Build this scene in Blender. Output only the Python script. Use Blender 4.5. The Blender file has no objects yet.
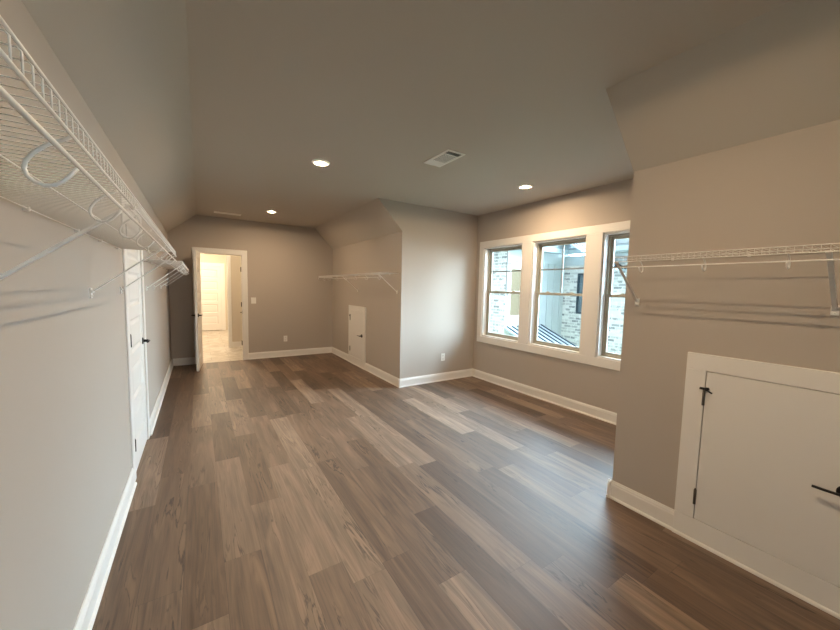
import bpy, math, random
from mathutils import Vector, Matrix
PI = math.pi
C = bpy.context.scene.collection
SC = bpy.context.scene
random.seed(4)

# ------------------------------------------------------------------ room dimensions (metres)
W1, W2 = 2.910, 4.340            # right knee wall, window wall
XL, XR = 0.421, 2.519            # where the slopes reach the flat ceiling
HC, HL, HR = 2.690, 2.333, 2.284
YN, YF, YW = 1.214, 4.328, 7.387 # dormer cheeks, far wall
YB = -2.6                        # wall behind the viewer
T = 0.12

# ------------------------------------------------------------------ camera
cam_d = bpy.data.cameras.new('camera')
cam_d.sensor_width = 36.0
cam_d.lens = 341.26 * 36.0 / 840.0
cam_d.clip_start = 0.02
cam = bpy.data.objects.new('camera', cam_d)
C.objects.link(cam)
a, b, c = math.radians(32.919), math.radians(4.486), math.radians(1.303)
fw = Vector((math.sin(a)*math.cos(b), math.cos(a)*math.cos(b), -math.sin(b)))
r = Vector((math.cos(a), -math.sin(a), 0)); u = r.cross(fw)
r2 = r*math.cos(c) + u*math.sin(c); u2 = u*math.cos(c) - r*math.sin(c)
m = Matrix((r2, u2, -fw)).transposed().to_4x4()
m.translation = Vector((0.4409, 0.0, 1.4746))
cam.matrix_world = m
SC.camera = cam

# ------------------------------------------------------------------ light and exposure
SKY_DIM, SKY_BRIGHT = 2.4, 54.0      # the overcast is brightest to the right of the house next door
LAMP_STRENGTH = 9.0; BULB_STRENGTH = 5400.0
HALL_STRENGTH = 235.0
SC.view_settings.view_transform = 'Standard'
SC.view_settings.look = 'None'
SC.view_settings.gamma = 1.0
SC.view_settings.use_curve_mapping = False
SC.view_settings.exposure = -0.06
SC.cycles.max_bounces = 12
SC.cycles.diffuse_bounces = 8
SC.cycles.transparent_max_bounces = 16
SC.cycles.sample_clamp_indirect = 6.0
world = bpy.data.worlds.new('overcast_sky'); SC.world = world
world.use_nodes = True
wn = world.node_tree.nodes; wl = world.node_tree.links
wn.clear()
wo = wn.new('ShaderNodeOutputWorld'); wb = wn.new('ShaderNodeBackground')
wt = wn.new('ShaderNodeTexCoord'); wz = wn.new('ShaderNodeSeparateXYZ'); wr = wn.new('ShaderNodeValToRGB')
wr.color_ramp.elements[0].position = 0.0; wr.color_ramp.elements[0].color = (0.70, 0.87, 1.0, 1)
wr.color_ramp.elements[1].position = 0.9; wr.color_ramp.elements[1].color = (0.58, 0.80, 1.0, 1)
wl.new(wt.outputs['Generated'], wz.inputs[0]); wl.new(wz.outputs['Z'], wr.inputs[0])
wm = wn.new('ShaderNodeMapRange'); wm.interpolation_type = 'SMOOTHSTEP'
wm.inputs['From Min'].default_value = 0.18; wm.inputs['From Max'].default_value = 0.92
wm.inputs['To Min'].default_value = SKY_DIM; wm.inputs['To Max'].default_value = SKY_BRIGHT
wd = wn.new('ShaderNodeVectorMath'); wd.operation = 'DOT_PRODUCT'; wd.inputs[1].default_value = (0.97, -0.24, 0.0)
wl.new(wt.outputs['Generated'], wd.inputs[0])
wl.new(wd.outputs['Value'], wm.inputs['Value']); we = wn.new('ShaderNodeMapRange'); we.inputs['From Min'].default_value = 0.0; we.inputs['From Max'].default_value = 0.75
we.inputs['To Min'].default_value = 0.55; we.inputs['To Max'].default_value = 1.35
wl.new(wz.outputs['Z'], we.inputs['Value'])
wx = wn.new('ShaderNodeMath'); wx.operation = 'MULTIPLY'
wl.new(wm.outputs[0], wx.inputs[0]); wl.new(we.outputs[0], wx.inputs[1]); wl.new(wx.outputs[0], wb.inputs[1])
wc = wn.new('ShaderNodeMapRange'); wc.inputs['From Min'].default_value = 0.15; wc.inputs['From Max'].default_value = 0.5
wl.new(wd.outputs['Value'], wc.inputs['Value'])
wmix = wn.new('ShaderNodeMix'); wmix.data_type = 'RGBA'; wmix.inputs['A'].default_value = (0.84, 0.93, 1.0, 1)
wl.new(wc.outputs[0], wmix.inputs['Factor']); wl.new(wr.outputs[0], wmix.inputs['B']); wl.new(wmix.outputs['Result'], wb.inputs[0])
wl.new(wb.outputs[0], wo.inputs[0])

# ------------------------------------------------------------------ materials
def mat(name, col, rough=0.5, metal=0.0, bump=0.0, bscale=300, var=0.0, vscale=6, spec=0.5):
    m = bpy.data.materials.new(name); m.use_nodes = True
    N, L = m.node_tree.nodes, m.node_tree.links
    p = N['Principled BSDF']
    p.inputs['Base Color'].default_value = (*col, 1)
    p.inputs['Roughness'].default_value = rough
    p.inputs['Metallic'].default_value = metal
    p.inputs['Specular IOR Level'].default_value = spec
    tc = N.new('ShaderNodeTexCoord')
    if var:
        n = N.new('ShaderNodeTexNoise'); n.inputs['Scale'].default_value = vscale; n.inputs['Detail'].default_value = 4
        L.new(tc.outputs['Object'], n.inputs['Vector'])
        mx = N.new('ShaderNodeMix'); mx.data_type = 'RGBA'
        mx.inputs['A'].default_value = (*[x*(1-var) for x in col], 1)
        mx.inputs['B'].default_value = (*[min(1, x*(1+var)) for x in col], 1)
        L.new(n.outputs['Fac'], mx.inputs['Factor']); L.new(mx.outputs['Result'], p.inputs['Base Color'])
    if bump:
        n2 = N.new('ShaderNodeTexNoise'); n2.inputs['Scale'].default_value = bscale; n2.inputs['Detail'].default_value = 3
        L.new(tc.outputs['Object'], n2.inputs['Vector'])
        bp = N.new('ShaderNodeBump'); bp.inputs['Strength'].default_value = bump; bp.inputs['Distance'].default_value = 0.002
        L.new(n2.outputs['Fac'], bp.inputs['Height']); L.new(bp.outputs['Normal'], p.inputs['Normal'])
    return m

def emit(name, col, strength):
    m = bpy.data.materials.new(name); m.use_nodes = True
    N, L = m.node_tree.nodes, m.node_tree.links
    N.clear()
    o = N.new('ShaderNodeOutputMaterial'); e = N.new('ShaderNodeEmission')
    e.inputs[0].default_value = (*col, 1); e.inputs[1].default_value = strength
    L.new(e.outputs[0], o.inputs[0])
    return m

def math_node(N, L, op, x, y=None, z=None):
    n = N.new('ShaderNodeMath'); n.operation = op
    for i, v in enumerate((x, y, z)):
        if v is None: continue
        if isinstance(v, (int, float)): n.inputs[i].default_value = v
        else: L.new(v, n.inputs[i])
    return n.outputs[0]

def plank_floor():
    m = bpy.data.materials.new('wood_planks'); m.use_nodes = True
    N, L = m.node_tree.nodes, m.node_tree.links
    p = N['Principled BSDF']
    M = lambda op, x, y=None, z=None: math_node(N, L, op, x, y, z)
    tc = N.new('ShaderNodeTexCoord'); s = N.new('ShaderNodeSeparateXYZ'); L.new(tc.outputs['Object'], s.inputs[0])
    PW, PL = 0.178, 1.22
    sx = M('DIVIDE', M('ADD', s.outputs['X'], 0.015), PW)
    strip = M('FLOOR', sx)
    wn1 = N.new('ShaderNodeTexWhiteNoise'); wn1.noise_dimensions = '1D'; L.new(strip, wn1.inputs['W'])
    yy = M('DIVIDE', M('ADD', s.outputs['Y'], M('MULTIPLY', wn1.outputs['Value'], PL*3)), PL)
    pk = M('FLOOR', yy)
    cv = N.new('ShaderNodeCombineXYZ'); L.new(strip, cv.inputs[0]); L.new(pk, cv.inputs[1])
    wn2 = N.new('ShaderNodeTexWhiteNoise'); wn2.noise_dimensions = '2D'; L.new(cv.outputs[0], wn2.inputs['Vector'])
    tone = wn2.outputs['Value']
    sepc = N.new('ShaderNodeSeparateColor'); L.new(wn2.outputs['Color'], sepc.inputs[0])
    # grain: noise stretched along the plank, shifted per plank
    gx = M('ADD', s.outputs['X'], M('MULTIPLY', tone, 37.0))
    gy = M('ADD', s.outputs['Y'], M('MULTIPLY', sepc.outputs[1], 53.0))
    gv = N.new('ShaderNodeCombineXYZ'); L.new(gx, gv.inputs[0]); L.new(gy, gv.inputs[1])
    def stretched(sxx, syy, detail, dist):
        mp = N.new('ShaderNodeMapping'); mp.inputs['Scale'].default_value = (sxx, syy, 1)
        L.new(gv.outputs[0], mp.inputs['Vector'])
        n = N.new('ShaderNodeTexNoise'); n.inputs['Scale'].default_value = 1.0
        n.inputs['Detail'].default_value = detail; n.inputs['Distortion'].default_value = dist
        L.new(mp.outputs[0], n.inputs['Vector'])
        return n.outputs['Fac']
    fine = stretched(120, 3.0, 4, 0.4)
    broad = stretched(13, 1.1, 5, 1.6)
    cr = N.new('ShaderNodeValToRGB'); e = cr.color_ramp.elements
    e[0].position = 0.0; e[0].color = (*PLANK[0], 1)
    e[1].position = 1.0; e[1].color = (*PLANK[3], 1)
    x1 = cr.color_ramp.elements.new(0.35); x1.color = (*PLANK[1], 1)
    x2 = cr.color_ramp.elements.new(0.7); x2.color = (*PLANK[2], 1)
    L.new(tone, cr.inputs[0])
    # dark cracks and knots: a thin band of the broad noise, only here and there
    band = M('ABSOLUTE', M('SUBTRACT', broad, 0.56))
    crack = M('SUBTRACT', 1.0, M('MINIMUM', M('DIVIDE', band, 0.03), 1.0))
    mask = stretched(5.0, 1.6, 2, 0.3)
    mk = M('MINIMUM', M('MAXIMUM', M('MULTIPLY', M('SUBTRACT', mask, 0.44), 6.0), 0.0), 1.0)
    crack = M('MULTIPLY', M('MULTIPLY', crack, mk), 0.75)
    g = M('ADD', M('MULTIPLY', M('SUBTRACT', fine, 0.5), 0.9), M('MULTIPLY', M('SUBTRACT', broad, 0.5), 1.7))
    fac = M('MULTIPLY', M('ADD', 1.0, g), M('SUBTRACT', 1.0, crack))
    # seams
    fx = M('FRACT', sx); fy = M('FRACT', yy)
    ex = M('MULTIPLY', M('MINIMUM', fx, M('SUBTRACT', 1.0, fx)), PW)
    ey = M('MULTIPLY', M('MINIMUM', fy, M('SUBTRACT', 1.0, fy)), PL)
    seam = M('MINIMUM', M('DIVIDE', M('MINIMUM', ex, ey), 0.0016), 1.0)
    fac = M('MULTIPLY', fac, M('ADD', 0.5, M('MULTIPLY', seam, 0.5)))
    vm = N.new('ShaderNodeVectorMath'); vm.operation = 'SCALE'
    L.new(cr.outputs[0], vm.inputs[0]); L.new(fac, vm.inputs['Scale'])
    L.new(vm.outputs[0], p.inputs['Base Color'])
    L.new(M('ADD', 0.44, M('MULTIPLY', fine, 0.18)), p.inputs['Roughness'])
    p.inputs['Specular IOR Level'].default_value = 0.65
    bpn = N.new('ShaderNodeBump'); bpn.inputs['Strength'].default_value = 0.25; bpn.inputs['Distance'].default_value = 0.002
    L.new(M('ADD', seam, M('MULTIPLY', fine, 0.35)), bpn.inputs['Height'])
    L.new(bpn.outputs['Normal'], p.inputs['Normal'])
    return m
PLANK = [(0.078, 0.046, 0.028), (0.125, 0.078, 0.050), (0.160, 0.104, 0.070), (0.225, 0.156, 0.108)]

def tile_floor():
    m = bpy.data.materials.new('marble_tile'); m.use_nodes = True
    N, L = m.node_tree.nodes, m.node_tree.links; p = N['Principled BSDF']
    tc = N.new('ShaderNodeTexCoord')
    br = N.new('ShaderNodeTexBrick'); br.offset = 0.5
    br.inputs['Color1'].default_value = (0.62, 0.58, 0.52, 1); br.inputs['Color2'].default_value = (0.55, 0.51, 0.46, 1)
    br.inputs['Mortar'].default_value = (0.38, 0.35, 0.31, 1)
    br.inputs['Scale'].default_value = 1.0; br.inputs['Mortar Size'].default_value = 0.006
    br.inputs['Brick Width'].default_value = 0.61; br.inputs['Row Height'].default_value = 0.305
    L.new(tc.outputs['Object'], br.inputs['Vector'])
    n = N.new('ShaderNodeTexNoise'); n.inputs['Scale'].default_value = 3.0; n.inputs['Detail'].default_value = 6; n.inputs['Distortion'].default_value = 1.5
    L.new(tc.outputs['Object'], n.inputs['Vector'])
    mx = N.new('ShaderNodeMix'); mx.data_type = 'RGBA'; mx.blend_type = 'MULTIPLY'
    cr = N.new('ShaderNodeValToRGB'); cr.color_ramp.elements[0].position = 0.42; cr.color_ramp.elements[0].color = (0.6, 0.55, 0.48, 1)
    cr.color_ramp.elements[1].position = 0.6; cr.color_ramp.elements[1].color = (1, 1, 1, 1)
    L.new(n.outputs['Fac'], cr.inputs[0]); L.new(br.outputs['Color'], mx.inputs['A']); L.new(cr.outputs[0], mx.inputs['B'])
    mx.inputs['Factor'].default_value = 0.8
    L.new(mx.outputs['Result'], p.inputs['Base Color']); p.inputs['Roughness'].default_value = 0.3
    return m

def brick_mat():
    m = bpy.data.materials.new('whitewashed_brick'); m.use_nodes = True
    N, L = m.node_tree.nodes, m.node_tree.links; p = N['Principled BSDF']
    tc = N.new('ShaderNodeTexCoord'); s = N.new('ShaderNodeSeparateXYZ'); L.new(tc.outputs['Object'], s.inputs[0])
    cv = N.new('ShaderNodeCombineXYZ')
    L.new(math_node(N, L, 'ADD', s.outputs['X'], s.outputs['Y']), cv.inputs[0]); L.new(s.outputs['Z'], cv.inputs[1])
    br = N.new('ShaderNodeTexBrick')
    br.inputs['Color1'].default_value = (0.62, 0.62, 0.61, 1); br.inputs['Color2'].default_value = (0.16, 0.17, 0.19, 1)
    br.inputs['Mortar'].default_value = (0.60, 0.60, 0.60, 1); br.inputs['Bias'].default_value = -0.05
    br.inputs['Scale'].default_value = 1.0; br.inputs['Mortar Size'].default_value = 0.012
    br.inputs['Brick Width'].default_value = 0.24; br.inputs['Row Height'].default_value = 0.085
    L.new(cv.outputs[0], br.inputs['Vector'])
    n = N.new('ShaderNodeTexNoise'); n.inputs['Scale'].default_value = 9; n.inputs['Detail'].default_value = 5
    L.new(tc.outputs['Object'], n.inputs['Vector'])
    mx = N.new('ShaderNodeMix'); mx.data_type = 'RGBA'
    mx.inputs['B'].default_value = (0.66, 0.66, 0.65, 1)
    cr = N.new('ShaderNodeValToRGB'); cr.color_ramp.elements[0].position = 0.50; cr.color_ramp.elements[1].position = 0.68
    L.new(n.outputs['Fac'], cr.inputs[0]); L.new(cr.outputs[0], mx.inputs['Factor']); L.new(br.outputs['Color'], mx.inputs['A'])
    L.new(mx.outputs['Result'], p.inputs['Base Color']); p.inputs['Roughness'].default_value = 0.8
    return m

def glass_mat():
    m = bpy.data.materials.new('window_glass'); m.use_nodes = True
    N, L = m.node_tree.nodes, m.node_tree.links; N.clear()
    o = N.new('ShaderNodeOutputMaterial'); mx = N.new('ShaderNodeMixShader')
    t = N.new('ShaderNodeBsdfTransparent'); t.inputs[0].default_value = (0.93, 0.97, 0.97, 1)
    g = N.new('ShaderNodeBsdfGlossy'); g.inputs['Roughness'].default_value = 0.02
    f = N.new('ShaderNodeFresnel'); f.inputs[0].default_value = 1.3
    L.new(f.outputs[0], mx.inputs[0]); L.new(t.outputs[0], mx.inputs[1]); L.new(g.outputs[0], mx.inputs[2]); L.new(mx.outputs[0], o.inputs[0])
    return m

WALL = mat('greige_wall_paint', (0.45, 0.402, 0.355), 0.75, bump=0.12, bscale=220, spec=0.3)
CEIL = mat('ceiling_paint', (0.50, 0.455, 0.40), 0.85, bump=0.12, bscale=220, spec=0.2)
TRIM = mat('white_trim_paint', (0.78, 0.765, 0.74), 0.38)
DOORW = mat('white_door_paint', (0.76, 0.745, 0.72), 0.4)
WIRE = mat('white_vinyl_wire', (0.80, 0.79, 0.77), 0.32)
BLACK = mat('matte_black_metal', (0.012, 0.012, 0.013), 0.38, metal=0.6)
BRONZE = mat('dark_bronze_metal', (0.11, 0.10, 0.09), 0.42, metal=0.7)
SASH = mat('taupe_window_frame', (0.40, 0.385, 0.325), 0.45)
GRILLE = mat('grey_window_grille', (0.23, 0.24, 0.235), 0.5)
PLASTIC = mat('white_plastic', (0.80, 0.79, 0.76), 0.3)
SLOT = mat('dark_slot', (0.02, 0.02, 0.02), 0.7)
REG = mat('register_enamel', (0.84, 0.82, 0.77), 0.4)
DUCT = mat('dark_duct', (0.05, 0.045, 0.04), 0.8)
BULB = emit('lamp_bulb', (1.0, 0.73, 0.46), BULB_STRENGTH)
LENS = emit('lamp_lens', (1.0, 0.73, 0.46), LAMP_STRENGTH)
HALLLENS = emit('hall_lamp_lens', (1.0, 0.80, 0.55), HALL_STRENGTH)
GLASS = glass_mat()
FLOORM = plank_floor()
TILE = tile_floor()
BRICK = brick_mat()
HALLWALL = mat('hall_wall_paint', (0.60, 0.54, 0.46), 0.8)
SIDING = mat('white_board_siding', (0.42, 0.46, 0.49), 0.6, var=0.04)
SHINGLE = mat('pale_blue_grey_shingle', (0.24, 0.28, 0.31), 0.8, var=0.15, vscale=9)
METALROOF = mat('standing_seam_metal', (0.42, 0.50, 0.56), 0.5, metal=0.1)
SEAM = mat('dark_seam_metal', (0.03, 0.05, 0.07), 0.4, metal=0.3)
DARKGLASS = mat('dark_window_glass', (0.10, 0.14, 0.17), 0.1)
BLIND = mat('tan_window_blind', (0.17, 0.125, 0.07), 0.7)
DIRT = mat('lawn_ground', (0.20, 0.23, 0.15), 0.95, var=0.2, vscale=2)

# ------------------------------------------------------------------ mesh helpers
class MB:
    def __init__(s): s.v = []; s.f = []; s.smooth = []
    def add(s, vs, fs, smooth=False):
        n = len(s.v); s.v += [Vector(p) for p in vs]
        for f in fs: s.f.append([i+n for i in f]); s.smooth.append(smooth)
        return s
    def box(s, x0, x1, y0, y1, z0, z1):
        x0, x1 = sorted((x0, x1)); y0, y1 = sorted((y0, y1)); z0, z1 = sorted((z0, z1))
        return s.add([(x, y, z) for x in (x0, x1) for y in (y0, y1) for z in (z0, z1)],
                     [(0,1,3,2), (4,6,7,5), (0,4,5,1), (2,3,7,6), (0,2,6,4), (1,5,7,3)])
    def prism(s, pts, axis, t0, t1):
        """polygon pts (two coordinates, in x,y,z order without the axis) extruded along axis"""
        def P(p, t):
            q = list(p); q.insert('xyz'.index(axis), t); return tuple(q)
        n = len(pts)
        vs = [P(p, t0) for p in pts] + [P(p, t1) for p in pts]
        fs = [tuple(range(n))[::-1], tuple(range(n, 2*n))] + [(i, (i+1) % n, n+(i+1) % n, n+i) for i in range(n)]
        return s.add(vs, fs)
    def tube(s, path, r, n=8, closed=False, ry=None):
        P = [Vector(p) for p in path]; rings = []
        k = len(P)
        up = None
        for i in range(k):
            if closed: d = P[(i+1) % k] - P[i-1]
            else: d = P[min(i+1, k-1)] - P[max(i-1, 0)]
            d.normalize()
            if up is None:
                up = Vector((0, 1, 0)) if abs(d.y) < 0.9 else Vector((0, 0, 1))
            side = d.cross(up).normalized(); up = side.cross(d).normalized()
            rings.append([P[i] + side*(r*math.cos(t)) + up*((ry or r)*math.sin(t)) for t in [2*PI*j/n for j in range(n)]])
        vs = [q for R in rings for q in R]; fs = []
        for i in range(k if closed else k-1):
            A, B = i*n, ((i+1) % k)*n
            for j in range(n): fs.append((A+j, A+(j+1) % n, B+(j+1) % n, B+j))
        if not closed: fs += [tuple(range(n))[::-1], tuple(range((k-1)*n, k*n))]
        return s.add(vs, fs, True)
    def lathe(s, prof, center, axis='z', n=32):
        """prof: list of (radius, height) along axis"""
        cx, cy, cz = center; vs = []; fs = []
        for (rr, h) in prof:
            for j in range(n):
                t = 2*PI*j/n; p, q = rr*math.cos(t), rr*math.sin(t)
                vs.append((cx+p, cy+q, cz+h) if axis == 'z' else ((cx+h, cy+p, cz+q) if axis == 'x' else (cx+p, cy+h, cz+q)))
        for i in range(len(prof)-1):
            for j in range(n): fs.append((i*n+j, i*n+(j+1) % n, (i+1)*n+(j+1) % n, (i+1)*n+j))
        fs += [tuple(range(n))[::-1], tuple(range((len(prof)-1)*n, len(prof)*n))]
        return s.add(vs, fs)
    def build(s, name, material, parent=None, local=False, bevel=0.0):
        me = bpy.data.meshes.new(name)
        off = Vector((0, 0, 0))
        if parent is not None and not local:
            q = parent
            while q is not None: off += q.location; q = q.parent
        me.from_pydata([tuple(p-off) for p in s.v], [], s.f); me.update()
        import bmesh
        bm = bmesh.new(); bm.from_mesh(me); bmesh.ops.recalc_face_normals(bm, faces=bm.faces); bm.to_mesh(me); bm.free()
        for p, sm in zip(me.polygons, s.smooth): p.use_smooth = sm
        me.materials.append(material)
        o = bpy.data.objects.new(name, me); C.objects.link(o)
        if parent is not None: o.parent = parent
        if bevel:
            bv = o.modifiers.new('bevel', 'BEVEL'); bv.width = bevel; bv.segments = 2; bv.limit_method = 'ANGLE'
        return o

def tag(o, label, cat, group=None, kind=None):
    o['label'] = label; o['category'] = cat
    if group: o['group'] = group
    if kind: o['kind'] = kind
    return o
def thing(name, label, cat, loc=(0, 0, 0), rz=0, group=None, kind=None):
    o = bpy.data.objects.new(name, None); C.objects.link(o); o.empty_display_size = 0.05
    o.location = loc; o.rotation_euler = (0, 0, rz)
    return tag(o, label, cat, group, kind)
def struct(mb, name, material, label, cat, bevel=0.0):
    return tag(mb.build(name, material, bevel=bevel), label, cat, kind='structure')
def dup(root, loc, rz=0, label=None):
    q = root.copy(); C.objects.link(q); q.location = loc; q.rotation_euler = (0, 0, rz)
    if label: q['label'] = label
    for ch in list(root.children):
        k = ch.copy(); C.objects.link(k); k.parent = q
        for g in ch.children:
            d = g.copy(); C.objects.link(d); d.parent = k
    return q

# ------------------------------------------------------------------ room shell
struct(MB().box(-T, W2+T, YB-T, YW, -0.12, 0), 'floor', FLOORM, 'greyish brown wood plank floor running the length of the room', 'floor')
struct(MB().box(XL, XR, YB, YW, HC, HC+T).box(XR, W2+T, YN, YF, HC, HC+T), 'ceiling', CEIL, 'flat painted ceiling with recessed lights and a vent', 'ceiling')

def offset_prism(p0, p1, t):
    (x0, z0), (x1, z1) = p0, p1
    d = Vector((x1-x0, z1-z0)).normalized(); n = Vector((-d.y, d.x))
    if n.y < 0: n = -n
    return [(x0, z0), (x1, z1), (x1+n.x*t, z1+n.y*t), (x0+n.x*t, z0+n.y*t)]
struct(MB().prism([(0, HL), (XL, HC), (XL, HC+T), (-T, HC+T), (-T, HL)], 'y', YB, YW), 'ceiling_left', CEIL, 'sloped ceiling band above the long left wall', 'ceiling')
mslope = (HC-HR)/(W1-XR); DX = 0.16
zA = HC - (W1+T - (XR+DX))*mslope
sl = [(W1, HR), (XR, HC), (XR, HC+T), (XR+DX, HC+T), (XR+DX, HC), (W1+T, zA), (W1+T, HR)]
struct(MB().prism(sl, 'y', YB, YN-0.003), 'ceiling_right_near', CEIL, 'sloped ceiling above the near right wall with the wire shelf', 'ceiling')
struct(MB().prism(sl, 'y', YF+0.003, YW), 'ceiling_right_far', CEIL, 'sloped ceiling above the far right knee wall', 'ceiling')
struct(MB().box(W1, W1+T, YB, YN-0.003, 0, HR), 'wall_right_near', WALL, 'near right greige knee wall carrying a wire shelf and white hatch', 'wall')
struct(MB().box(W1, W1+T, YF+0.003, YW, 0, HR), 'wall_right_far', WALL, 'far right greige knee wall with a small white hatch', 'wall')
ck = [(W1+T, 0), (W1+T, zA), (XR+DX, HC), (W2, HC), (W2, 0)]
skin = [(W1, 0), (W1, HR), (XR, HC), (W2, HC), (W2, 0)]
struct(MB().prism(ck, 'y', YN-T, YN-0.003).prism(skin, 'y', YN-0.003, YN), 'wall_dormer_near', WALL, 'near side wall of the window dormer', 'wall')
struct(MB().prism(ck, 'y', YF+0.003, YF+T).prism(skin, 'y', YF, YF+0.003), 'wall_dormer_far', WALL, 'far side wall of the window dormer with an outlet, lit by daylight', 'wall')
BX0, BX1, BZ0, BZ1 = 0.80, 2.10, 0.55, 1.95
struct(MB().box(-T, BX0, YB-T, YB, 0, HC+T).box(BX1, W2+T, YB-T, YB, 0, HC+T).box(BX0, BX1, YB-T, YB, 0, BZ0).box(BX0, BX1, YB-T, YB, BZ1, HC+T), 'wall_back', WALL, 'rear wall at the viewing end of the room', 'wall')

# closet door opening in the left wall, hall door opening in the far wall
CD0, CD1, DH = 3.20, 3.99, 2.04
struct(MB().box(-T, 0, YB, CD0, 0, HL).box(-T, 0, CD1, YW, 0, HL).box(-T, 0, CD0, CD1, DH, HL), 'wall_left', WALL, 'long left greige wall with wire shelving and a closet door', 'wall')
FD0, FD1 = 0.425, 1.147
gable = [(FD1, 0), (FD1, 2.035), (FD0, 2.035), (FD0, 0), (-T, 0), (-T, HC+T), (W2, HC+T), (W2, 0)]
struct(MB().box(-T, FD0, YW, YW+T, 0, HC+T).box(FD1, W1+T, YW, YW+T, 0, HC+T).box(FD0, FD1, YW, YW+T, 2.035, HC+T), 'wall_far', WALL, 'far end greige wall with the open doorway to the hall', 'wall')

# window wall with three openings
OPEN = [(4.140, 3.356), (3.177, 2.394), (2.196, 1.413)]
Z0, Z1 = 0.713, 2.150
mb = MB().box(W2, W2+T, YN-T, YF+T, 0, Z0).box(W2, W2+T, YN-T, YF+T, Z1, HC)
ys = [YF+T] + [y for o in OPEN for y in o] + [YN-T]
for i in range(0, 8, 2): mb.box(W2, W2+T, ys[i+1], ys[i], Z0, Z1)
struct(mb, 'wall_window', WALL, 'greige dormer wall holding three tall windows', 'wall')

# window casing: header, apron and four uprights mitred into one white surround
mb = MB(); p = 0.02; CY0, CY1 = 1.318, 4.235
mb.box(W2-p, W2, CY0, CY1, Z1, 2.247).box(W2-p, W2, CY0, CY1, 0.612, Z0)
cy = [CY1] + [y for o in OPEN for y in o] + [CY0]
for i in range(0, 8, 2): mb.box(W2-p, W2, cy[i+1], cy[i], Z0, Z1)
struct(mb, 'trim_1', TRIM, 'white board casing around the three dormer windows', 'trim', bevel=0.003)

names_w = ['left window of three in the dormer, showing brick and a tan blind outside',
           'middle window of three in the dormer, showing white board siding outside',
           'right window of three in the dormer, partly hidden by the near wall']
for i, (y1, y0) in enumerate(OPEN):
    w = thing('window_%d' % (i+1), names_w[i], 'window', (W2, (y0+y1)/2, Z0), kind='structure')
    X0 = W2; X1 = W2+T
    j = MB(); t = 0.018
    j.box(X0, X1, y0, y0+t, Z0, Z1).box(X0, X1, y1-t, y1, Z0, Z1).box(X0, X1, y0+t, y1-t, Z0, Z0+t).box(X0, X1, y0+t, y1-t, Z1-t, Z1)
    j.build('jamb_liner', TRIM, w)
    a0, a1, b0, b1 = y0+t, y1-t, Z0+t, Z1-t
    f = MB(); q = 0.018; F0, F1 = W2+0.074, W2+T+0.02
    f.box(F0, F1, a0, a0+q, b0, b1).box(F0, F1, a1-q, a1, b0, b1).box(F0, F1, a0+q, a1-q, b0, b0+q).box(F0, F1, a0+q, a1-q, b1-q, b1)
    f.build('window_frame', SASH, w, bevel=0.002)
    a0 += q; a1 -= q; b0 += q; b1 -= q
    zm = 1.437; s = 0.032
    def sash(nm, xa, xb, za, zb, grid):
        m_ = MB().box(xa, xb, a0, a0+s, za, zb).box(xa, xb, a1-s, a1, za, zb).box(xa, xb, a0+s, a1-s, za, za+s).box(xa, xb, a0+s, a1-s, zb-s, zb)
        sh = m_.build(nm, SASH, w, bevel=0.002)
        MB().box((xa+xb)/2-0.002, (xa+xb)/2+0.002, a0+s, a1-s, za+s, zb-s).build('glass_pane', GLASS, sh)
        if grid:
            mid = (a0+a1)/2; zz = (za+zb)/2; g = 0.009
            MB().box(xa+0.004, xb-0.004, mid-g, mid+g, za+s, zb-s).box(xa+0.004, xb-0.004, a0+s, a1-s, zz-g, zz+g).build('grille', GRILLE, sh)
        return sh
    sash('upper_sash', W2+0.106, W2+0.130, zm-0.017, b1, True)
    sash('lower_sash', W2+0.080, W2+0.104, b0, zm+0.017, False)
    for yy in (a0+(a1-a0)*0.25, a0+(a1-a0)*0.75):
        MB().box(W2+0.081, W2+0.103, yy-0.03, yy+0.03, zm+0.017, zm+0.027).box(W2+0.084, W2+0.096, yy-0.008, yy+0.022, zm+0.027, zm+0.036).build('sash_lock', SASH, w, bevel=0.003)

# added rear window, out of view, letting fill daylight onto the near walls
w = thing('window_4', 'added double window in the rear wall behind the viewing point, unseen, for fill daylight', 'window', (1.45, YB, BZ0), kind='structure')
mb = MB(); k = 0.10
mb.box(BX0-k, BX0, YB, YB+0.02, BZ0-k, BZ1+k).box(BX1, BX1+k, YB, YB+0.02, BZ0-k, BZ1+k).box(BX0, BX1, YB, YB+0.02, BZ0-k, BZ0).box(BX0, BX1, YB, YB+0.02, BZ1, BZ1+k)
mb.build('casing', TRIM, w)
mb = MB(); q = 0.045; ya, yb = YB-T, YB-0.05
mb.box(BX0, BX0+q, ya, yb, BZ0, BZ1).box(BX1-q, BX1, ya, yb, BZ0, BZ1).box(1.45-q, 1.45+q, ya, yb, BZ0, BZ1)
for (xa, xb) in ((BX0+q, 1.45-q), (1.45+q, BX1-q)):
    mb.box(xa, xb, ya, yb, BZ0, BZ0+q).box(xa, xb, ya, yb, BZ1-q, BZ1).box(xa, xb, ya+0.02, yb-0.01, 1.41, 1.45)
fo = mb.build('window_frame', SASH, w)
MB().box(BX0+q, 1.45-q, YB-0.09, YB-0.086, BZ0+q, BZ1-q).build('glass_pane', GLASS, fo)
MB().box(1.45+q, BX1-q, YB-0.09, YB-0.086, BZ0+q, BZ1-q).build('glass_pane', GLASS, fo)

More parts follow.
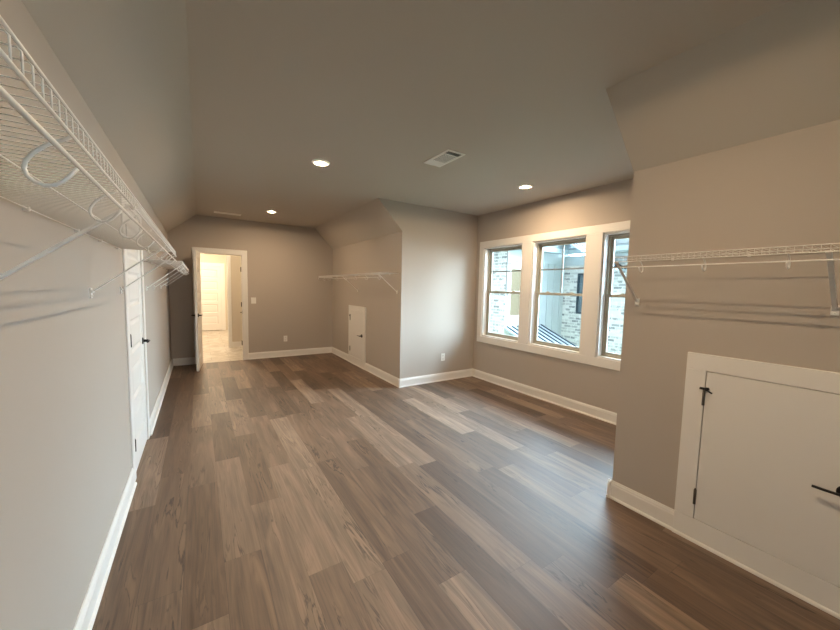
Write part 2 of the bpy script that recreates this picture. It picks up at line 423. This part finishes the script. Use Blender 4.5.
# ------------------------------------------------------------------ baseboards
BT, BH = 0.014, 0.128
def base_profile(n):   # (offset from the wall, height)
    return [(0, 0), (0.025, 0), (0.0245, 0.008), (0.021, 0.014), (0.0145, 0.018), (0.0145, 0.098), (0.012, 0.104), (0.012, 0.112), (0.0075, 0.120), (0.005, BH), (0, BH)]
def baseboard(name, label, runs):
    mb = MB()
    for (wall, pos, t0, t1) in runs:
        pr = base_profile(0)
        if wall == '+x': mb.prism([(pos+o, h) for o, h in pr], 'y', t0, t1)      # wall face looks towards +x
        elif wall == '-x': mb.prism([(pos-o, h) for o, h in pr], 'y', t0, t1)
        elif wall == '+y': mb.prism([(pos+o, h) for o, h in pr], 'x', t0, t1)
        else: mb.prism([(pos-o, h) for o, h in pr], 'x', t0, t1)
    return struct(mb, name, TRIM, label, 'baseboard')
CO = 0.092    # casing width
baseboard('baseboard_left', 'white baseboard along the left wall on both sides of the closet door', [('+x', 0, YB, CD0+0.012-CO), ('+x', 0, CD1-0.012+CO, YW)])
baseboard('baseboard_far', 'white baseboard along the far end wall beside the doorway', [('-y', YW, 0.02, FD0+0.01-CO), ('-y', YW, FD1-0.01+CO, W1)])
HY1, HY0 = 0.825, 0.028           # near hatch outer trim
FY1, FY0 = 6.365, 5.558           # far hatch outer trim
baseboard('baseboard_right_near', 'white baseboard under the near right wall up to the hatch', [('-x', W1, HY1, YN+0.025), ('-x', W1, YB, HY0)])
baseboard('baseboard_right_far', 'white baseboard under the far right wall around the small hatch', [('-x', W1, YF-0.025, FY0), ('-x', W1, FY1, YW)])
baseboard('baseboard_dormer_far', 'white baseboard under the far dormer side wall', [('-y', YF, W1-0.025, W2)])
baseboard('baseboard_dormer_near', 'white baseboard under the hidden near dormer side wall', [('+y', YN, W1-0.025, W2)])
baseboard('baseboard_window', 'white baseboard under the three dormer windows', [('-x', W2, YN, YF)])
baseboard('baseboard_back', 'white baseboard along the rear wall', [('+y', YB, 0, W1)])

# ------------------------------------------------------------------ doors
def panel_leaf(w, h, t=0.035):
    """five-panel leaf, local: hinge edge at y=0, width along +y, thickness x in [-t,0], z up"""
    mb = MB(); st = 0.105; rail = 0.095; top = 0.11; bot = 0.19; n = 5
    mb.box(-t, 0, 0, st, 0, h).box(-t, 0, w-st, w, 0, h).box(-t, 0, st, w-st, 0, bot).box(-t, 0, st, w-st, h-top, h)
    ph = (h-top-bot-rail*(n-1))/n
    for i in range(n):
        z0 = bot+i*(ph+rail); z1 = z0+ph
        if i < n-1: mb.box(-t, 0, st, w-st, z1, z1+rail)
        rc, iw = 0.012, 0.03
        mb.box(-t+rc, -rc, st, w-st, z0, z1)
        for sx, fx in ((0, -1), (-t, 1)):
            # sloped sticking down into the recess, then the raised field
            A = [(sx, st, z0), (sx, w-st, z0), (sx, w-st, z1), (sx, st, z1)]
            B = [(sx+fx*rc, st+0.016, z0+0.02), (sx+fx*rc, w-st-0.016, z0+0.02), (sx+fx*rc, w-st-0.016, z1-0.02), (sx+fx*rc, st+0.016, z1-0.02)]
            mb.add(A+B, [(k, (k+1) % 4, 4+(k+1) % 4, 4+k) for k in range(4)])
            D = [(sx+fx*rc, st+iw, z0+iw), (sx+fx*rc, w-st-iw, z0+iw), (sx+fx*rc, w-st-iw, z1-iw), (sx+fx*rc, st+iw, z1-iw)]
            F = [(sx+fx*0.004, st+iw+0.022, z0+iw+0.022), (sx+fx*0.004, w-st-iw-0.022, z0+iw+0.022), (sx+fx*0.004, w-st-iw-0.022, z1-iw-0.022), (sx+fx*0.004, st+iw+0.022, z1-iw-0.022)]
            mb.add(D+F, [(k, (k+1) % 4, 4+(k+1) % 4, 4+k) for k in range(4)] + [(4, 5, 6, 7)])
    return mb

def lever_mb(y, z, dirn, x=0.0, side=1):
    """round rose and straight lever on a face at x looking to side*+x; lever points to dirn along y"""
    mb = MB()
    mb.lathe([(0.031, 0), (0.031, side*0.007), (0.027, side*0.011), (0.013, side*0.012), (0.011, side*0.045)], (x, y, z), 'x', 24)
    mb.tube([(x+side*0.05, y-dirn*0.012, z), (x+side*0.052, y+dirn*0.01, z), (x+side*0.052, y+dirn*0.06, z), (x+side*0.050, y+dirn*0.098, z)], 0.0085, 10, ry=0.006)
    return mb
def hinge_mb(y, z, x=0.0, side=1):
    mb = MB().tube([(x+side*0.006, y, z-0.045), (x+side*0.006, y, z+0.045)], 0.0065, 10)
    mb.tube([(x+side*0.006, y, z+0.045), (x+side*0.006, y, z+0.052)], 0.004, 8)
    return mb.box(x-0.001, x+side*0.0015, y-0.006, y+0.006, z-0.044, z+0.044)

# closet door in the left wall (closed)
d2 = thing('door_2', 'closed white five panel closet door in the left wall under the shelves', 'door', (0, CD0, 0), kind='structure')
jm = MB().box(-T, 0, CD0, CD0+0.014, 0, DH).box(-T, 0, CD1-0.014, CD1, 0, DH).box(-T, 0, CD0+0.014, CD1-0.014, DH-0.014, DH)
jm.build('door_frame', TRIM, d2)
cs = MB()
i0, i1 = CD0+0.012, CD1-0.012
cs.box(0, 0.012, i0-CO, i0, 0, DH-0.012+CO).box(0, 0.012, i1, i1+CO, 0, DH-0.012+CO).box(0, 0.012, i0, i1, DH-0.012, DH-0.012+CO)
cs.build('casing', TRIM, d2, bevel=0.004)
lf = panel_leaf(CD1-CD0-0.034, DH-0.03)
lo = lf.build('leaf', DOORW, d2, local=True); lo.location = (0.0, 0.017, 0.012)
for z in (0.25, 1.04, 1.83): hinge_mb(CD0+0.022, z, 0.004).build('hinge', BLACK, d2)
lever_mb(CD1-0.075, 0.945, -1, x=-0.004).build('door_handle', BLACK, d2)

# hall doorway in the far wall; its leaf stands open into the room
d1 = thing('door_1', 'white five panel door standing open into the room at the far doorway', 'door', (FD0, YW, 0), kind='structure')
fr = MB(); zt = 2.035
fr.box(FD0, FD0+0.014, YW, YW+T, 0, zt).box(FD1-0.014, FD1, YW, YW+T, 0, zt).box(FD0+0.014, FD1-0.014, YW, YW+T, zt-0.014, zt)
fr.build('door_frame', TRIM, d1)
cs = MB()
i0, i1 = FD0+0.01, FD1-0.01
for (ya, yb) in ((YW-0.018, YW), (YW+T, YW+T+0.018)):
    cs.box(i0-CO, i0, ya, yb, 0, zt-0.01+CO).box(i1, i1+CO, ya, yb, 0, zt-0.01+CO).box(i0, i1, ya, yb, zt-0.01, zt-0.01+CO)
cs.build('casing', TRIM, d1, bevel=0.004)
LW = FD1-FD0-0.036
hx, hy = FD0+0.008, YW-0.022
# local leaf runs along +y with its face at x=0; turn it to run towards -y, slightly past square
lo = panel_leaf(LW, 2.005).build('leaf', DOORW, d1, local=True)
ang = PI + math.radians(-5.0)
lo.location = (hx-FD0, hy-YW, 0.012); lo.rotation_euler = (0, 0, ang)
h = lever_mb(LW-0.07, 0.93, -1, x=-0.035, side=-1).build('door_handle', BLACK, lo, local=True)
h = lever_mb(LW-0.07, 0.93, -1, x=0.0, side=1).build('door_handle', BLACK, lo, local=True)
for z in (0.32, 1.08, 1.76):
    MB().box(FD1-0.018, FD1-0.014, YW+0.07, YW+0.105, z-0.045, z+0.045).tube([(FD1-0.02, YW+T+0.002, z-0.045), (FD1-0.02, YW+T+0.002, z+0.045)], 0.006, 8).build('hinge', BLACK, d1)
MB().box(FD1-0.016, FD1-0.0135, YW+0.02, YW+0.045, 0.90, 0.96).tube([(FD1-0.02, YW+0.03, 0.93), (FD1-0.05, YW+0.03, 0.93)], 0.007, 8).build('strike_plate', BLACK, d1)

# ------------------------------------------------------------------ attic access hatches
def hatch(yo1, yo0, ztop, label, lever_y):
    h = thing('access_hatch', label, 'hatch', (W1, (yo0+yo1)/2, 0), group='access hatches in the right knee walls')
    X = W1; k = 0.096; zb = 0.14
    f = MB().box(X-0.02, X, yo0, yo1, ztop-k, ztop).box(X-0.02, X, yo0, yo1, 0.0, zb)
    f.box(X-0.02, X, yo0, yo0+k, zb, ztop-k).box(X-0.02, X, yo1-k, yo1, zb, ztop-k)
    f.build('hatch_frame', TRIM, h, bevel=0.0025)
    MB().prism([(X-0.02-o, z) for o, z in ((0, 0), (0.0105, 0), (0.010, 0.008), (0.007, 0.014), (0, 0.018))], 'y', yo0, yo1).build('shoe_moulding', TRIM, h)
    g = 0.004
    dr = MB().box(X-0.0185, X-0.001, yo0+k+g, yo1-k-g, zb+g, ztop-k-g).build('hatch_door', DOORW, h, bevel=0.0015)
    for z in (0.277, 0.878): hinge_mb(yo1-k, z, X-0.0185, -1).build('hinge', BRONZE, h)
    ds = MB().tube([(X-0.026, yo1-k, 0.931), (X-0.045, yo1-k-0.02, 0.928), (X-0.055, yo1-k-0.045, 0.92)], 0.004, 8)
    ds.tube([(X-0.026, yo1-k+0.02, 0.931), (X-0.026, yo1-k-0.006, 0.931)], 0.007, 10)
    ds.tube([(X-0.030, yo1-k-0.012, 0.933), (X-0.020, yo1-k-0.016, 0.933)], 0.009, 10)
    ds.build('hinge_stop', BLACK, h)
    lever_mb(lever_y, 0.59, 1, X-0.0185, -1).build('door_handle', BLACK, h)
    return h
hatch(HY1, HY0, 1.131, 'large near white attic hatch under the right wall shelf', HY0+0.156)
hatch(FY1, FY0, 1.118, 'white attic hatch in the far knee wall beyond the dormer, under the far shelf', FY0+0.145)

# ------------------------------------------------------------------ wire shelves
def shelf(label, loc, rz, Ln, hooks, braces, clips, ends):
    """local: wall at x=0, shelf out to x=D, length 0..Ln along y, deck at z=0"""
    D = 0.305
    t = thing('wire_shelf', label, 'shelf', loc, rz, 'wire closet shelves on the walls')
    mb = MB(); n = int(Ln/0.0254)
    for i in range(n+1):
        y = 0.004+i*(Ln-0.008)/n
        mb.tube([(0.006, y, 0), (D-0.003, y, 0), (D, y, -0.003), (D, y, -0.030)], 0.0011, 5)
    for (x, z, rr) in ((0.010, -0.0035, 0.002), (0.155, -0.0035, 0.002), (D, 0.001, 0.0021), (D+0.002, -0.030, 0.0023)):
        mb.tube([(x, 0, z), (x, Ln, z)], rr, 8)
    mb.build('wire_deck', WIRE, t, local=True)
    rx, rz_ = D+0.003, -0.064
    MB().tube([(rx, -0.005, rz_), (rx, Ln+0.005, rz_)], 0.0031, 10).build('hanging_rod', WIRE, t, local=True)
    for y in hooks:
        path = [(D-0.002, y, -0.027), (0.294, y, -0.0335), (0.279, y, -0.043), (0.266, y, -0.056), (0.259, y, -0.068), (0.2575, y, -0.077),
                (0.260, y, -0.086), (0.266, y, -0.092), (0.275, y, -0.095), (0.284, y, -0.093), (0.293, y, -0.086), (0.300, y, -0.077), (rx-0.001, y, rz_-0.003)]
        MB().tube(path, 0.0026, 7, ry=0.0036).build('rod_hook', WIRE, t, local=True)
    for y in braces:
        b_ = MB()
        p0 = Vector((D-0.004, y, -0.028)); p1 = Vector((0.012, y, -0.268))
        d = (p1-p0).normalized(); nn = Vector((-d.z, 0, d.x))
        w, th = 0.0085, 0.003
        vs = [q+s1*nn*th+Vector((0, s2*w, 0)) for q in (p0, p1) for s1 in (-1, 1) for s2 in (-1, 1)]
        b_.add(vs, [(0,1,3,2), (4,6,7,5), (0,4,5,1), (2,3,7,6), (0,2,6,4), (1,5,7,3)])
        b_.tube([(D+0.001, y-0.009, -0.031), (D+0.001, y+0.009, -0.031)], 0.006, 8)
        bo = b_.build('brace', WIRE, t, local=True, bevel=0.001)
        MB().box(0, 0.007, y-0.013, y+0.013, -0.300, -0.252).tube([(0.009, y-0.011, -0.268), (0.009, y+0.011, -0.268)], 0.007, 8).lathe([(0.005, 0), (0.005, 0.009), (0.003, 0.011)], (0, y, -0.289), 'x', 10).build('wall_anchor', WIRE, bo, local=True)
    for y in clips:
        MB().box(0, 0.016, y-0.006, y+0.006, -0.012, 0.004).build('wall_clip', WIRE, t, local=True, bevel=0.002)
    for (y, sgn) in ends:
        e = MB().box(0.004, D+0.004, y, y+sgn*0.006, -0.034, 0.004)
        e.tube([(rx, y-sgn*0.002, rz_+0.03), (rx, y+sgn*0.004, rz_-0.006)], 0.007, 8)
        e.build('end_bracket', WIRE, t, local=True)
    return t
ZS = 1.692
Y0 = -1.6
shelf('long white wire shelf on the near left wall, ending at the closet door', (0, Y0, ZS), 0, 3.02-Y0,
      [y-Y0 for y in [0.65-0.305*k for k in range(1, 6)][::-1] + [0.65+0.312*k for k in range(8)]], [y-Y0 for y in (-1.2, -0.05, 1.13, 2.235, 2.985)],
      [y-Y0 for y in (-0.9, -0.3, 0.4, 1.02, 1.53, 2.04, 2.45, 2.9)], [])
shelf('white wire shelf on the left wall between the closet door and the far corner', (0, 4.12, ZS-0.004), 0, 6.68-4.12,
      [0.15+0.305*k for k in range(8)], [0.185, 0.90, 1.70, 2.52], [0.1, 0.7, 1.3, 1.9, 2.45], [])
shelf('white wire shelf on the near right wall above the large hatch', (W1, 1.145, ZS), PI, 1.145+1.3,
      [1.145-y for y in (0.998, 0.699, 0.398, 0.09, -0.21, -0.52, -0.83)], [0.012, 1.145-0.282, 1.145+0.75], [0.2, 0.55, 0.95, 1.5, 2.1], [])
shelf('white wire shelf on the far right knee wall above the small hatch', (W1, YW-0.008, ZS-0.008), PI, YW-0.008-4.40,
      [YW-y for y in (4.50, 4.95, 5.4, 5.85, 6.3, 6.75, 7.1)], [YW-4.46, YW-5.95], [0.3, 0.9, 1.5, 2.1, 2.7], [(0.0, 1)])

# ------------------------------------------------------------------ recessed lights
def recessed(loc, label):
    t = thing('recessed_light', label, 'ceiling light', loc, 0, 'recessed ceiling lights')
    MB().lathe([(0.064, -0.003), (0.066, -0.011), (0.074, -0.011), (0.084, -0.006), (0.086, -0.002), (0.086, 0.0), (0.064, 0.0)], (0, 0, 0), 'z', 40).build('trim_ring', PLASTIC, t, local=True)
    MB().lathe([(0.0635, -0.004), (0.0635, -0.001)], (0, 0, 0), 'z', 40).build('lens', LENS, t, local=True)
    MB().lathe([(0.023, -0.0052), (0.023, -0.0046)], (0, 0, 0), 'z', 24).build('bulb', BULB, t, local=True)
    return t
L1 = recessed((1.480, 3.47, HC), 'round recessed ceiling light, middle of the room, nearest the vent')
dup(L1, (1.480, 6.22, HC), 0, 'round recessed ceiling light near the far end wall and doorway')
dup(L1, (3.675, 2.79, HC), 0, 'round recessed ceiling light in the dormer in front of the windows')
dup(L1, (1.480, 0.72, HC), 0, 'round recessed ceiling light above the viewing point')

# ------------------------------------------------------------------ ceiling vents
def register(x0, x1, y0, y1, label):
    t = thing('ceiling_vent', label, 'vent', ((x0+x1)/2, (y0+y1)/2, HC), 0, 'ceiling air vents')
    z = HC; fl = 0.024
    f = MB()
    f.box(x0, x0+fl, y0, y1, z-0.006, z).box(x1-fl, x1, y0, y1, z-0.006, z).box(x0+fl, x1-fl, y0, y0+fl, z-0.006, z).box(x0+fl, x1-fl, y1-fl, y1, z-0.006, z)
    ia, ib, ja, jb = x0+fl, x1-fl, y0+fl, y1-fl
    s1 = ja+(jb-ja)*0.20; s2 = ja+(jb-ja)*0.76
    f.box(ia, ib, s1-0.006, s1+0.006, z-0.005, z).box(ia, ib, s2-0.006, s2+0.006, z-0.005, z)
    f.build('vent_frame', REG, t, bevel=0.0015)
    MB().box(ia, ib, ja, jb, z-0.0012, z-0.0004).build('duct_opening', DUCT, t)
    def slats_x(ya, yb, n, dy):
        for i in range(n):
            y = ya+(yb-ya)*(i+0.5)/n
            MB().add([(ia, y-dy, z-0.0045), (ib, y-dy, z-0.0045), (ib, y+dy, z-0.0015), (ia, y+dy, z-0.0015),
                      (ia, y-dy, z-0.0052), (ib, y-dy, z-0.0052), (ib, y+dy, z-0.0022), (ia, y+dy, z-0.0022)],
                     [(0,1,2,3), (7,6,5,4), (0,4,5,1), (1,5,6,2), (2,6,7,3), (3,7,4,0)]).build('louver', REG, t)
    slats_x(ja+0.004, s1-0.008, 4, 0.0015)
    slats_x(s2+0.008, jb-0.004, 5, -0.0062)
    n = 9
    for i in range(n):
        x = ia+(ib-ia)*(i+0.5)/n
        MB().box(x-0.0035, x+0.0035, s1+0.008, s2-0.008, z-0.0045, z-0.002).build('louver', REG, t)
    return t
register(2.294, 2.492, 2.470, 2.866, 'white louvered ceiling vent between the two nearer ceiling lights')
vt = thing('ceiling_vent', 'small flat white ceiling vent close to the far end wall', 'vent', (0.885, 6.87, HC), 0, 'ceiling air vents')
f = MB().box(0.68, 1.09, 6.79, 6.81, HC-0.007, HC).box(0.68, 1.09, 6.93, 6.95, HC-0.007, HC).box(0.68, 0.70, 6.81, 6.93, HC-0.007, HC).box(1.07, 1.09, 6.81, 6.93, HC-0.007, HC)
f.build('vent_frame', REG, vt)
MB().box(0.70, 1.07, 6.81, 6.93, HC-0.001, HC).build('duct_opening', DUCT, vt)
for i in range(8):
    y = 6.818+i*0.0148
    MB().add([(0.70, y, HC-0.0015), (1.07, y, HC-0.0015), (1.07, y+0.011, HC-0.006), (0.70, y+0.011, HC-0.006),
              (0.70, y, HC-0.0022), (1.07, y, HC-0.0022), (1.07, y+0.011, HC-0.0067), (0.70, y+0.011, HC-0.0067)],
             [(0,1,2,3), (7,6,5,4), (0,4,5,1), (1,5,6,2), (2,6,7,3), (3,7,4,0)]).build('louver', REG, vt)

# ------------------------------------------------------------------ outlets and switch (on walls that look towards -y)
def outlet(x, y, z, label):
    t = thing('wall_outlet', label, 'outlet', (x, y, z), 0, 'wall outlets')
    MB().box(-0.037, 0.037, -0.006, 0, -0.060, 0.060).build('cover_plate', PLASTIC, t, local=True, bevel=0.002)
    for dz in (-0.026, 0.026):
        rr = MB().prism([(0.017*math.cos(k*PI/10), dz+0.015*math.sin(k*PI/10)) for k in range(20)], 'y', -0.0085, -0.0055).build('receptacle', PLASTIC, t, local=True)
        MB().box(-0.008, -0.0055, -0.0088, -0.008, dz-0.005, dz+0.006).box(0.0055, 0.008, -0.0088, -0.008, dz-0.005, dz+0.006).box(-0.002, 0.002, -0.0088, -0.008, dz-0.012, dz-0.008).build('slots', SLOT, rr, local=True)
    return t
outlet(1.917, YW, 0.372, 'white outlet low on the far end wall')
outlet(3.697, YF, 0.383, 'white outlet low on the dormer side wall left of the windows')
t = thing('light_switch', 'white light switch on the far wall beside the doorway', 'switch', (1.330, YW, 1.160))
MB().box(-0.044, 0.044, -0.006, 0, -0.060, 0.060).build('cover_plate', PLASTIC, t, local=True, bevel=0.002)
MB().prism([(-0.0055, -0.033), (-0.008, -0.033), (-0.0105, 0.033), (-0.0055, 0.033)], 'x', -0.017, 0.017).build('rocker', PLASTIC, t, local=True)

# ------------------------------------------------------------------ hall beyond the doorway
HE = 12.5; HX0, HX1 = -0.35, 2.1
struct(MB().box(HX0-T, HX1+T, YW+0.0, HE+T, -0.12, -0.002), 'floor_hall', TILE, 'pale marble tile floor of the hall beyond the doorway', 'floor')
struct(MB().box(HX0-T, HX1+T, YW+T, HE+T, HC, HC+T), 'ceiling_hall', mat('hall_ceiling_paint', (0.75, 0.72, 0.66), 0.8), 'pale ceiling of the hall', 'ceiling')
struct(MB().box(HX0-T, HX0, YW+T, HE, -0.002, HC), 'wall_hall_left', HALLWALL, 'left wall of the bright hall', 'wall')
struct(MB().box(HX1, HX1+T, YW+T, HE, -0.002, HC), 'wall_hall_right', HALLWALL, 'right wall of the bright hall', 'wall')
H0, H1 = 0.275, 1.035
struct(MB().box(HX0-T, H0, HE, HE+T, -0.002, HC).box(H1, HX1+T, HE, HE+T, -0.002, HC).box(H0, H1, HE, HE+T, 2.02, HC), 'wall_hall_end', HALLWALL, 'end wall of the hall around a white door', 'wall')
struct(MB().box(1.06, HX1, 9.0, 9.12, -0.002, HC), 'wall_hall_return', HALLWALL, 'beige return wall seen through the right of the doorway', 'wall')
struct(MB().box(0.985, 1.06, 8.982, 9.138, -0.002, 2.12), 'trim_2', TRIM, 'white corner trim on the edge of the beige hall return wall', 'trim', bevel=0.004)
baseboard('baseboard_hall', 'white baseboard under the beige hall return wall', [('-y', 9.0, 1.06, HX1)])
d3 = thing('door_3', 'closed white five panel door at the end of the hall', 'door', (H0, HE, 0), kind='structure')
cs = MB().box(H0-CO, H0+0.01, HE-0.018, HE, 0, 2.02+CO).box(H1-0.01, H1+CO, HE-0.018, HE, 0, 2.02+CO).box(H0+0.01, H1-0.01, HE-0.018, HE, 2.01, 2.02+CO)
cs.build('casing', TRIM, d3, bevel=0.004)
lo = panel_leaf(H1-H0-0.004, 2.0).build('leaf', DOORW, d3, local=True)
lo.location = (H1-H0-0.002, 0.012, 0.012); lo.rotation_euler = (0, 0, PI/2)
lo.location.y = 0.045
lever_mb(H1-H0-0.07, 0.95, -1, x=-0.035, side=-1).build('door_handle', BLACK, lo, local=True)
DIMLENS = emit('hall_fill_lens', (1.0, 0.78, 0.5), 90.0)
for (x, y, where, lens) in ((0.50, 9.75, 'halfway along', HALLLENS), (0.50, 11.4, 'near the end door', HALLLENS), (0.70, 8.1, 'just past the doorway, added as fill', DIMLENS)):  # fixtures out of view; the dim one is added to brighten the return wall
    t = thing('flush_ceiling_light', 'round flush ceiling light in the hall, ' + where, 'ceiling light', (x, y, HC))
    MB().lathe([(0.16, 0), (0.16, -0.02), (0.15, -0.025), (0.15, 0)], (0, 0, 0), 'z', 32).build('canopy_ring', BLACK, t, local=True)
    MB().lathe([(0.145, -0.022), (0.14, -0.05), (0.10, -0.07), (0.03, -0.078)], (0, 0, 0), 'z', 32).build('lens', lens, t, local=True)

struct(MB().box(H0-0.1, H1+0.1, HE+T, HE+T+0.1, -0.12, 2.2), 'hall_door_light_block', HALLWALL, 'added block behind the hall end door, stopping light leaking under it', 'wall')  # unseen plug, added to keep outside light from leaking past the door
# ------------------------------------------------------------------ outside: the white brick house next door
hs = thing('house', 'neighbouring white brick and board sided house seen through the windows', 'building', (9.44, 6.2, -3.2))
GZ = -3.2; EX = 10.01; YS = 6.56; WX = 7.44; YE = 3.9
MB().box(EX, EX+0.3, YE, YS, GZ, 2.55).build('brick_wall', BRICK, hs)
MB().box(WX, WX+0.3, YS, 10.5, GZ, 2.62).build('brick_wall', BRICK, hs)
sd = MB().box(WX+0.3, EX+0.3, YS, YS+0.3, GZ, 2.62)
for k in range(7):
    xx = WX+0.86+k*0.30
    sd.box(xx, xx+0.045, YS-0.02, YS, GZ, 2.30)
sd.build('board_siding', SIDING, hs)
MB().box(WX+0.02, EX, YS-0.03, YS, 2.28, 2.60).box(EX-0.03, EX, YE, YS, 2.26, 2.54).build('frieze_board', SIDING, hs)
MB().box(WX-0.3, EX-0.3, YS-0.34, YS-0.22, 2.58, 2.70).box(EX-0.34, EX-0.22, YE, YS-0.22, 2.58, 2.70).box(WX-0.34, WX-0.22, YS-0.34, 10.5, 2.60, 2.72).build('gutter', METALROOF, hs)
MB().prism([(EX-0.32, 2.68), (EX-0.32, 2.74), (EX+2.2, 3.55), (EX+2.2, 3.45)], 'y', YE-0.3, 12.0).build('shingle_roof', SHINGLE, hs)
MB().prism([(WX-0.32, 2.70), (WX-0.32, 2.76), (WX+1.9, 3.55), (EX+0.6, 3.2), (EX+0.6, 2.70)], 'y', YS-0.32, 12.0).build('shingle_roof', SHINGLE, hs)
gb = MB().prism([(YE, 2.55), (5.3, 2.55), (5.3, 2.75), (4.6, 3.25), (YE, 2.9)], 'x', EX-0.2, EX+0.5).build('gable_wall', SIDING, hs)
MB().prism([(5.45, 2.58), (5.45, 2.72), (4.6, 3.38), (4.6, 3.24)], 'x', EX-0.35, EX-0.15).build('rake_board', TRIM, gb)
k = 0.06
wf = MB().box(7.60-k, 7.60, YS-0.04, YS, 0.78-k, 2.06+k).box(8.10, 8.10+k, YS-0.04, YS, 0.78-k, 2.06+k).box(7.60, 8.10, YS-0.04, YS, 0.78-k, 0.78).box(7.60, 8.10, YS-0.04, YS, 2.06, 2.06+k).box(7.60, 8.10, YS-0.03, YS, 1.40, 1.45).build('window_frame', TRIM, hs)
MB().box(7.60, 8.10, YS-0.015, YS-0.001, 0.78, 2.06).build('window_pane', BLIND, wf)
wf = MB().box(EX-0.05, EX, 5.28-k, 5.28, 0.88-k, 1.96+k).box(EX-0.05, EX, 6.02, 6.02+k, 0.88-k, 1.96+k).box(EX-0.05, EX, 5.28, 6.02, 0.88-k, 0.88).box(EX-0.05, EX, 5.28, 6.02, 1.96, 1.96+k).box(EX-0.035, EX, 5.28, 6.02, 1.39, 1.44).build('window_frame', SEAM, hs)
MB().box(EX-0.02, EX-0.001, 5.28, 6.02, 0.88, 1.96).build('window_pane', DARKGLASS, wf)
def metal_roof(y_hi, z_hi, y_lo, z_lo, x0, x1, n):
    rf = MB().prism([(y_hi, z_hi), (y_lo, z_lo), (y_lo, z_lo-0.05), (y_hi, z_hi-0.05)], 'x', x0, x1).build('metal_roof', METALROOF, hs)
    sm = MB()
    for i in range(n):
        x = x0+(x1-x0)*(i+0.5)/n
        sm.prism([(y_hi, z_hi), (y_lo, z_lo), (y_lo, z_lo+0.03), (y_hi, z_hi+0.03)], 'x', x-0.016, x+0.016)
    sm.build('roof_seams', SEAM, rf)
metal_roof(YS, 0.46, 4.6, -0.35, 7.46, EX-0.9, 8)
metal_roof(YS-0.3, 3.05, 5.6, 2.62, EX-0.7, EX-0.1, 3)
metal_roof(5.2, 2.45, 4.7, 2.10, EX-0.6, EX-0.02, 4)
struct(MB().box(-40, 40, -40, 40, GZ-0.1, GZ), 'ground', DIRT, 'ground outside below the windows', 'ground')
